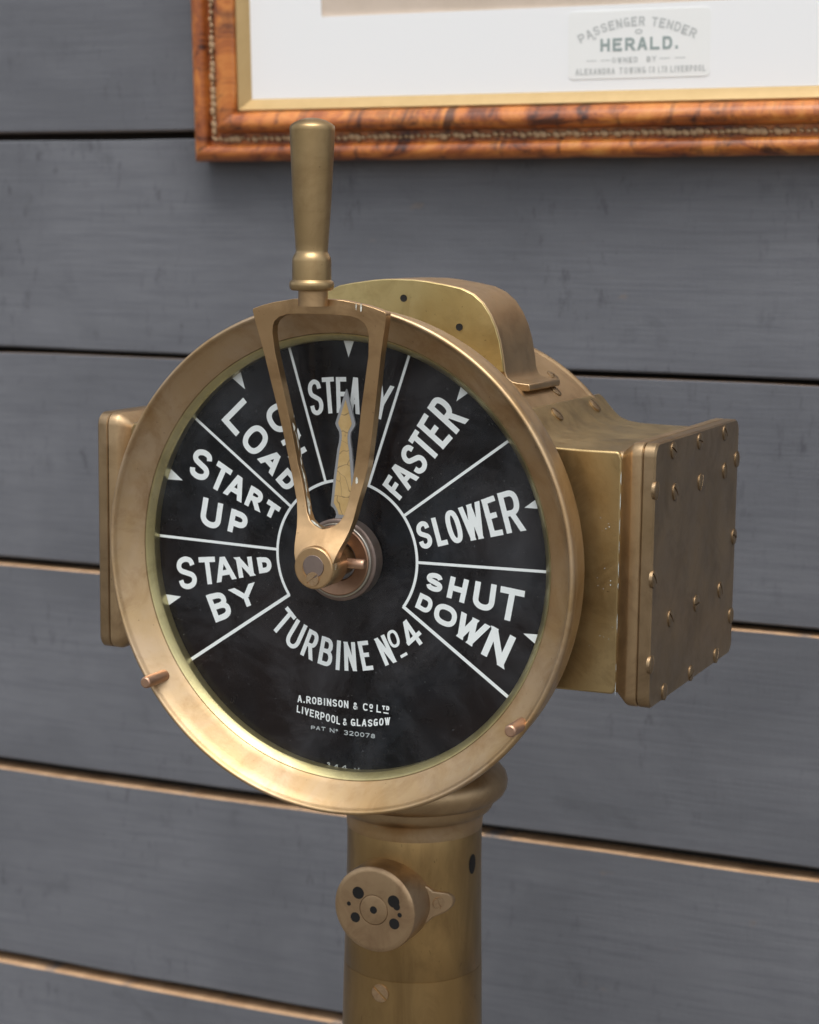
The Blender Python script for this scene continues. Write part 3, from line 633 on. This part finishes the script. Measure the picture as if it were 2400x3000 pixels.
for cx, cz, k_, sp in ((1.075, .43, 9, .018), (1.165, -.135, 9, .02), (1.12, -.175, 5, .012), (1.145, -.235, 4, .01), (1.30, -.02, 6, .05), (1.32, .25, 5, .06), (1.28, -.32, 5, .08)):
    for i in range(k_):
        x = cx + rn.gauss(0, sp * .6); zz = cz + rn.gauss(0, sp * .6) ; q = rn.uniform(.0012, .0036)
        m_.add([(x - q, .1738, zz), (x, .1738, zz - q * rn.uniform(.6, 1.6)), (x + q * .9, .1738, zz), (x, .1738, zz + q)], [(0, 1, 2, 3)])
o = obj('polish_specks', m_, RESP, neck, smooth=0); o['kind'] = 'stuff'
# flanges and end plates ----------------------------------------------------
def loft_x(steps, sg, r=.065):
    mb = MB(); rs = []
    for x, ins in steps:
        pl = rrect(.13 + ins, 1.627 - ins, -.640 + ins, .643 - ins, max(.012, r - ins * .6), 6)
        rs.append(mb.add([(sg * x, a, b_) for a, b_ in pl], [])); n_ = len(pl)
    for a, b_ in zip(rs, rs[1:]):
        for i in range(n_): mb.f.append((a + i, b_ + i, b_ + (i + 1) % n_, a + (i + 1) % n_)); mb.m.append(0)
    mb.f.append(tuple(rs[0] + i for i in range(n_))); mb.m.append(0); mb.f.append(tuple(rs[-1] + i for i in reversed(range(n_)))); mb.m.append(0)
    return mb
PS = [(.412, .586), (.87, .588), (1.341, .590), (1.600, .423), (1.368, .385), (.906, .377), (.461, .379), (.150, .421), (.152, -.004), (.447, -.245), (.898, -.246), (1.355, -.251), (1.597, .002), (1.590, -.433), (.150, -.418), (1.317, -.600), (.845, -.600), (.382, -.600)]
for sg in (1, -1):
    obj('flange', loft_x([(1.345, .052), (1.372, .052), (1.378, .046), (1.428, .004), (1.440, 0), (1.481, 0), (1.486, .005)], sg), CAST, tel, smooth=30)
    ep = obj('end_plate', loft_x([(1.484, .012), (1.489, .012), (1.490, .005), (1.495, 0), (1.543, 0), (1.5525, .008)], sg), PLATE, tel, smooth=30)
    for i, (y, z) in enumerate(PS):
        if sg == 1:
            screw(ep, (1.5525, y, z), (1, 0, 0), .044 if i not in (0, 1, 2, 15, 16, 17) else .042)
# hood on top ---------------------------------------------------------------
hp = [(0, 1.374), (.08, 1.373), (.155, 1.366), (.265, 1.350), (.35, 1.334), (.415, 1.306), (.470, 1.262), (.511, 1.205), (.542, 1.142), (.566, 1.070), (.583, .985), (.593, .915), (.605, .885), (.628, .868), (.66, .861), (.722, .857), (.728, .850), (.728, .826), (.722, .820), (.60, .818)]
hp = hp[::-1] + [(-a, b_) for a, b_ in hp[1:]]
hood = obj('hood', prism(hp, .615, 1.065, 'y'), CAST, tel, bevel=.010, seg=2, smooth=32)
hp2 = [(a * .995, b_ * .997 + .002) for a, b_ in hp if b_ > .9]
hfront = obj('hood_front_plate', prism(hp2, .600, .6145, 'y'), YELLOW, tel, smooth=30, bevel=.004)
for x, z, r_ in ((.026, 1.275, .019), (.342, 1.135, .019), (-.30, 1.16, .019)):
    obj('screw_hole', lathe([(0, -.0), (r_ * .8, -.0), (r_, -.0015), (r_ * 1.0, .004)], 20, 'y', c=(x, .5985, z)), HOLE, hfront, smooth=0)
# bezel ----------------------------------------------------------------------
bz = [(1.16, .06), (1.125, .02), (1.1225, -.074), (1.1225, -.0885), (1.1265, -.0925), (1.150, -.108), (1.205, -.142), (1.236, -.166), (1.244, -.176), (1.249, -.188), (1.255, -.194), (1.262, -.195), (1.269, -.190), (1.273, -.180),
      (1.2735, -.160), (1.270, -.135), (1.262, -.118), (1.2565, -.100), (1.254, -.070), (1.252, -.02), (1.248, .03), (1.236, .055), (1.20, .062)]
obj('bezel', lathe(bz, 192), BEZEL, tel, smooth=50)
obj('inner_ring', lathe([(1.1215, -.0850), (1.1200, -.0862), (1.1180, -.0845), (1.0860, -.0560), (1.0850, -.053), (1.0850, -.003)], 160), POLISH, tel, smooth=40)
obj('case_back', lathe([(0, .064), (1.20, .064), (1.20, .11), (1.06, .14), (1.06, .2)], 96), CAST, tel, smooth=30)
# stop pins
for (x, z, l) in ((-.985, -.682, .155), (1.016, -.702, .150)):
    mbp = lathe([(0, -.163 - l), (.022, -.163 - l), (.0285, -.158 - l), (.031, -.150 - l), (.031, -.13)], 24, 'y', c=(x, 0, z))
    obj('stop_pin', mbp, COPPER, tel, loc=(x, -.16, z), smooth=30)
# dial -------------------------------------------------------------------------
dial = obj('dial_plate', lathe([(0, 0), (1.15, 0), (1.15, .012), (0, .012)], 128), DIAL, tel, smooth=30)
def PD(x, z, y): return (x, y, z)
for (wd, ls) in WORDS:
    mb = MB(); nL = max(1, len(ls) - 1)
    for i, (ch, q) in enumerate(ls): glyph(mb, ch, q, wd[0] + (wd[1] - wd[0]) * i / nL, -.0024, PD)
    obj('lettering', mb, FAINT if max(wd) < .006 else WHITE, dial, smooth=0)
AT = R(.36); th = [17.73, 53.30, 88.82, 124.64]; ph = [0, 35.56, 71.18, 106.85]
def pol(r, a): a = R(a) + AT; return (r * math.sin(a), r * math.cos(a))
for k, t in enumerate(th):
    for s in (-1, 1):
        mb = MB(); a = pol(.389 if k < 3 else .385, s * t); b_ = pol(1.12, s * t); strip(mb, [a, b_], .0070 if k < 3 else .0085, -.0016, PD); obj('sector_line', mb, WHITE, dial, smooth=0)
mb = MB(); strip(mb, [pol(.389, -124.9 + 249.8 * i / 120) for i in range(121)], .0072, -.0010, PD); obj('hub_arc', mb, WHITE, dial, smooth=0)
for k, t in enumerate(ph):
    for s in ((-1, 1) if k else (1,)):
        tip = Vector(pol(1.0, s * t)); ctr = Vector(pol(1.128, s * t)); tn = Vector((ctr.y, -ctr.x)).normalized() * .044
        mb = MB(); mb.add([PD(tip.x, tip.y, -.002), PD(*(ctr + tn), -.002), PD(*(ctr - tn), -.002)], [(0, 1, 2)]); obj('marker', mb, WHITE, dial, smooth=0)
# glass ------------------------------------------------------------------------
mb = MB(); n_ = 128; vs = []
for r_ in (.20, 1.1120):
    for i in range(n_): a = 2 * math.pi * i / n_; vs.append((r_ * math.sin(a), -.0795, r_ * math.cos(a)))
mb.add(vs, [(i, (i + 1) % n_, (i + 1) % n_ + n_, i + n_) for i in range(n_)])
obj('glass', mb, GLASS, tel, smooth=0)
# centre boss stack
obj('centre_ring', lathe([(.206, -.01), (.206, -.086), (.199, -.091), (.190, -.092), (.184, -.090)], 72), STEELD, tel, smooth=30)
obj('silver_ring', lathe([(.186, -.080), (.186, -.104), (.183, -.107), (.178, -.108), (.174, -.104)], 72), SILVER, tel, smooth=30)
obj('copper_collar', lathe([(.1755, -.08), (.1755, -.110), (.170, -.114), (.105, -.100), (.100, -.094), (.100, -.04)], 72), COLLAR, tel, smooth=30)
# needle --------------------------------------------------------------------------
def needle_poly(inset):
    right = [(0, .849), (.0555, .675), (.0500, .660), (.0330, .634), (.0300, .612), (.0330, .58), (.0405, .547), (.0560, .408), (.0690, .262), (.0530, .250), (.0420, .236), (.0380, .220), (.0420, .203), (.0620, .185), (.0830, .170)]
    if inset:
        right = [(0, .795), (.0370, .680), (.0340, .668), (.0185, .640), (.0150, .612), (.0180, .58), (.0250, .547), (.0400, .408), (.0510, .278), (.0400, .262), (.0270, .240), (.0220, .222)]
    left = [(-a, b_) for a, b_ in right[1:]][::-1]
    bot = [] if inset else [(.045, .150), (-.045, .150)]
    def tl(p): a = R(1.2); return (p[0] * math.cos(a) + p[1] * math.sin(a), -p[0] * math.sin(a) + p[1] * math.cos(a))
    return [tl(p) for p in right + bot + left]
nd = obj('needle', prism(needle_poly(0), -.052, -.036, 'y'), NEEDLE, tel, smooth=0, bevel=.0025)
obj('needle_inlay', prism(needle_poly(1), -.0535, -.050, 'y'), INLAY, nd, smooth=0)
obj('needle_boss', lathe([(.17, -.03), (.17, -.056), (.16, -.06), (.08, -.06)], 48), NEEDLE, nd, smooth=30)
# lever ---------------------------------------------------------------------------
ST = [((0, 1.295), (0, 1.222)), ((.07, 1.2945), (.05, 1.222)), ((.13, 1.292), (.10, 1.2215)), ((.24, 1.273), (.17, 1.217)), ((.300, 1.258), (.212, 1.204)), ((.353, 1.240), (.240, 1.183)), ((.357, 1.232), (.252, 1.160)),
      ((.3505, 1.19), (.2580, 1.125)), ((.3165, 1.04), (.252, 1.03)), ((.264, .76), (.199, .757)), ((.238, .62), (.175, .62)), ((.214, .487), (.153, .485)), ((.192, .40), (.136, .41)), ((.165, .30), (.113, .30)),
      ((.156, .245), (.101, .250)), ((.146, .19), (.080, .214)), ((.135, .14), (.054, .195)), ((.121, .09), (.027, .184)), ((.104, .03), (.010, .180))]
def yF(z):
    T = [(-.2, -.345), (.0, -.345), (.06, -.338), (.10, -.318), (.14, -.288), (.18, -.260), (.23, -.238), (.30, -.220), (.42, -.207), (.52, -.209), (.65, -.224), (.77, -.242), (1.04, -.288), (1.24, -.322), (1.4, -.335)]
    for (a, ya), (b_, yb) in zip(T, T[1:]):
        if z <= b_: t = max(0, (z - a) / (b_ - a)); return ya + (yb - ya) * t
    return T[-1][1]
oc = [s[0] for s in ST] + [(0, -.08)] + [(-s[0][0], s[0][1]) for s in ST[:0:-1]]
ic = [s[1] for s in ST] + [(0, .178)] + [(-s[1][0], s[1][1]) for s in ST[:0:-1]]
# the two bars are not equally wide: inner edges as they stand
LI = {1.03: .2525, .757: .209, .62: .188, .487: .167, .485: .167, .41: .145, .30: .1165}
RI = {1.03: .2495, .757: .190, .62: .167, .485: .144, .41: .132, .30: .113}
ic = [((RI.get(z, x) if x > 0 else -LI.get(z, -x)), z) for x, z in ic]
# subdivide each station pair across the bar, and along
def dens(c, k=4):
    out = []; n__ = len(c)
    for i in range(n__):
        a, b_ = c[i], c[(i + 1) % n__]
        for j in range(k): t = j / k; out.append((a[0] + (b_[0] - a[0]) * t, a[1] + (b_[1] - a[1]) * t))
    return out
oc, ic = dens(oc), dens(ic); NN = len(oc); mb = MB(); TK = .056; ks = [0, .14, .28, .42, .56, .70, .85, 1]
fr_i, bk_i = [], []
for kf in (0, 1):
    for t in ks:
        for (a, b_), (c_, d) in zip(oc, ic):
            x = a + (c_ - a) * t; z = b_ + (d - b_) * t
            y = yF(z)
            if z < .32:                                             # web rises in a fillet to the hub face
                t_ = max(0, min(1, (math.hypot(x, z) - .100) / .115)); t_ = 1 - (1 - t_) ** 1.6
                y = y - .012 * (1 - t_)
            pad = .016 * max(0, min(1, (.150 - abs(x)) / .03)) * (1 if z > 1.2 else 0)
            mb.v.append((x, (y - pad) if kf == 0 else yF(z) + TK, z))
nk = len(ks)
for kf in (0, 1):
    for t in range(nk - 1):
        for i in range(NN):
            j = (i + 1) % NN; A = (kf * nk + t) * NN; B = A + NN; mb.f.append((A + i, A + j, B + j, B + i)); mb.m.append(0)
for t in (0, nk - 1):
    for i in range(NN):
        j = (i + 1) % NN; A = t * NN; B = (nk + t) * NN; mb.f.append((A + i, A + j, B + j, B + i)); mb.m.append(0)
lev = obj('lever_arm', mb, LEVER, tel, smooth=42, bevel=.0035, seg=2)
hubp = [(0, -.357), (.059, -.357), (.059, -.360), (.097, -.360), (.103, -.356), (.1055, -.349), (.1055, -.20), (.102, -.193), (.080, -.190), (.080, -.04)]
obj('hub', lathe(hubp, 64), LEVER, lev, smooth=30)
obj('shaft_end', lathe([(0, -.3622), (.054, -.3622), (.0555, -.3612), (.0555, -.352)], 48, c=(0, 0, .008)), STEELD, lev, smooth=0)
screw(lev, (-.002, -.3640, -.053), (0, -1, 0), .034, R(128), SCREWF)
mbp = lathe([(.0, .186), (.018, .186), (.0235, .181), (.0255, .172), (.0255, .07)], 24, 'x', c=(0, -.170, .004))
obj('cross_pin', mbp, COPPER, lev, smooth=40)
# dried polish left in the corners of the lever
RESID, n, b = plain('dried_polish', (.62, .64, .56), .8)
c = mix(n, ramp(n, nz(n, texco(n), 260, 4, .7), [(.38, 0), (.60, 1)]), (.30, .27, .19), (.70, .72, .64)); n.links.new(c, b.inputs['Base Color'])
def flake(vs, fs): 
    m_ = MB(); m_.add(vs, fs); obj('dried_polish', m_, RESID, lev, smooth=0)
def xin(z):
    T = [(.18, -.010), (.184, -.027), (.195, -.054), (.214, -.080), (.250, -.101), (.30, -.1165), (.41, -.145), (.485, -.167), (.62, -.188), (.757, -.209), (1.03, -.2525)]
    for (a, xa), (b_, xb) in zip(T, T[1:]):
        if z <= b_: return xa + (xb - xa) * max(0, (z - a) / (b_ - a))
    return T[-1][1]
for z0_, z1_, yo, wd_ in ((.235, .33, .012, .030), (.33, .47, .020, .018), (.47, .515, .030, .012), (.545, .64, .030, .012), (.64, .685, .018, .020), (.181, .214, .006, .026), (.505, .535, .042, .008)):
    k_ = 8; vs = []
    for i in range(k_ + 1):
        z = z0_ + (z1_ - z0_) * i / k_; t_ = max(0.15, math.sin(math.pi * (i + .3) / (k_ + .6))) * random.uniform(.75, 1.1)
        y = yF(z) + yo; x = xin(z) + .0028
        vs += [(x, y, z), (x, y + wd_ * t_, z)]
    flake(vs, [(2 * i, 2 * i + 2, 2 * i + 3, 2 * i + 1) for i in range(k_)])
for cx, cz, rx, rz, yy in ((.157, .420, .0075, .017, -.2095), (.230, 1.262, .005, .022, -.3285), (.204, 1.265, .003, .017, -.3275)):
    flake([(cx + rx * math.cos(a) * random.uniform(.8, 1.1), yy, cz + rz * math.sin(a) * random.uniform(.85, 1.1)) for a in [i * math.pi / 6 for i in range(12)]], [tuple(range(12))])
flake([(.1065 * math.sin(a), -.335 + d_, .1065 * math.cos(a)) for a, d_ in ((1.12, 0), (1.22, -.012), (1.40, -.014), (1.62, .0), (1.40, .016), (1.22, .014))], [(0, 1, 2, 3, 4, 5)])
# handle
hz = [(0, 2.137), (.03, 2.135), (.06, 2.127), (.085, 2.115), (.100, 2.104), (.1045, 2.098), (.1065, 2.090), (.1062, 2.078), (.104, 2.03), (.098, 1.90), (.0915, 1.76), (.0845, 1.65), (.0785, 1.56), (.0755, 1.522), (.0765, 1.514), (.082, 1.505),
      (.088, 1.494), (.0915, 1.484), (.0925, 1.474), (.0925, 1.386), (.094, 1.384), (.100, 1.381), (.105, 1.373), (.1062, 1.361), (.105, 1.349), (.100, 1.340), (.092, 1.336), (.072, 1.335), (.0700, 1.325), (.0700, 1.27)]
hd = obj('handle', lathe(hz[:28], 64, 'z', c=(0, -.390, 0)), HANDLE, lev, loc=(0, -.39, 1.35), smooth=35)
obj('handle_stem', lathe([(.0705, 1.338), (.0705, 1.262)], 48, 'z', c=(0, -.375, 0)), LEVER, lev, smooth=35)
# pedestal ------------------------------------------------------------------------
pc = [(.30, -1.02), (.33, -1.16), (.375, -1.235), (.43, -1.268), (.475, -1.292), (.500, -1.322), (.510, -1.358), (.506, -1.392), (.492, -1.420), (.470, -1.440), (.448, -1.450), (.446, -1.462), (.436, -1.464), (.434, -1.482), (.424, -1.503), (.407, -1.519), (.398, -1.526)]
obj('pedestal_cap', lathe(pc, 96, 'z', c=(0, YC, 0)), CAST, tel, smooth=38)
band = [(.398, -1.524), (.391, -1.530), (.384, -1.545), (.3775, -1.565), (.3745, -1.590), (.3745, -1.612), (.3735, -1.6155)]
obj('neck_band', lathe(band, 96, 'z', c=(0, YC, 0)), BEZEL, tel, smooth=38)
col = [(.3705, -1.614), (.3715, -1.617), (.3715, -1.75), (.3740, -1.95), (.3790, -2.20), (.3832, -2.3935), (.3826, -2.3945)]
obj('column', lathe(col, 128, 'z', c=(0, YC, 0)), PILLAR, tel, smooth=38)
col = [(.3822, -2.3950), (.3838, -2.3956), (.3865, -2.55), (.3905, -2.78), (.3945, -3.0), (.418, -4.5), (.47, -6.2), (.52, -7.4), (.60, -8.2), (.78, -8.75), (.80, -8.85), (1.0, -8.95), (1.02, -9.0), (1.02, -9.2)]
lo = obj('column_base', lathe(col, 128, 'z', c=(0, YC, 0)), PILLAR, tel, smooth=38)
o = screw(lo, (-.020, YC - .3865, -2.468), (-.05, -1, .02), .050, .9, SCREWF)
def bore(parent, loc, nrm, r, name='bore', rim=None):
    mb = lathe([(0, .0), (r, .0), (r * 1.04, -.012)], 24, 'z'); me = mesh_of(mb, name, HOLE, (0, 0, 0), 0)
    o = place(name, me, parent, loc); o.rotation_euler = Vector(nrm).to_track_quat('Z', 'Y').to_euler(); return o
a = math.atan2(.370, -.05)
px, py = .3735 * math.sin(R(97)), YC - .3735 * math.cos(R(83)) 
# side hole: dark lens following the column surface
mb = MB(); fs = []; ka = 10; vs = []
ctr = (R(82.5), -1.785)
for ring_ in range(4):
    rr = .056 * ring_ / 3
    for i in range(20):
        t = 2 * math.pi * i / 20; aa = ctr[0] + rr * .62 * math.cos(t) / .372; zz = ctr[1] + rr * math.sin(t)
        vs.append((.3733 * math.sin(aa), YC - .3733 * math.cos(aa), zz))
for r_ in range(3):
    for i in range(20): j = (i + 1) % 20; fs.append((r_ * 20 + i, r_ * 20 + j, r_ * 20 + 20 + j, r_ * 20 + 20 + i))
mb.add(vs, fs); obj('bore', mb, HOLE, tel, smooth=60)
# round socket on the column --------------------------------------------------------
KZ = -1.952
sk = obj('socket', lathe([(0, .3640), (.080, .3640), (.0825, .3660), (.0830, .3600), (.205, .3600), (.222, .3630), (.2335, .3720), (.2370, .3860), (.2375, .46), (.2375, .66)], 96, c=(0, 0, KZ)), SOCKET, tel, smooth=32)
obj('socket_boss', lathe([(.0, .3570), (.070, .3570), (.079, .3590), (.081, .3625)], 40, c=(0, 0, KZ)), SOCKET, sk, smooth=32)
for x, z, r_ in ((0, 0, .021), (-.092, .080, .034), (.116, .064, .034), (-.108, -.058, .028), (.121, -.058, .030), (-.147, .012, .012), (.152, -.005, .013), (.134, .038, .020)):
    yy = .3560 if (x, z) == (0, 0) else .3588
    if (x, z) == (.134, .038): yy = .3584
    obj('socket_hole', lathe([(0, yy), (r_ * .92, yy), (r_, yy + .001), (r_, yy + .005)], 28, c=(x, 0, KZ + z)), HOLE, sk, smooth=0)
for sg in (1, -1):
    pts = [(.18, .125), (.228, .096), (.248, .072)] + arcpts(.266, 0, .062, 72, -72, 8) + [(.248, -.072), (.228, -.096), (.18, -.125)]
    mb = MB(); f_, b2 = [], []
    for a_, b_ in pts:
        f_.append((sg * a_, YC - math.sqrt(.3745 ** 2 - min(a_, .372) ** 2) - .026, KZ + b_)); b2.append((sg * a_, YC - math.sqrt(.3745 ** 2 - min(a_, .372) ** 2) + .03, KZ + b_))
    k_ = len(pts); mb.add(f_ + b2, [tuple(range(k_)), tuple(range(2 * k_ - 1, k_ - 1, -1))] + [(i, i + k_, (i + 1) % k_ + k_, (i + 1) % k_) for i in range(k_)])
    ear = obj('ear', mb, SOCKET, sk, smooth=30, bevel=.006)
    ax = .274; yy = YC - math.sqrt(.3745 ** 2 - ax ** 2) - .030
    screw(ear, (sg * ax, yy, KZ + .005), (sg * .73, -.68, 0), .032, .4, SCREWF)
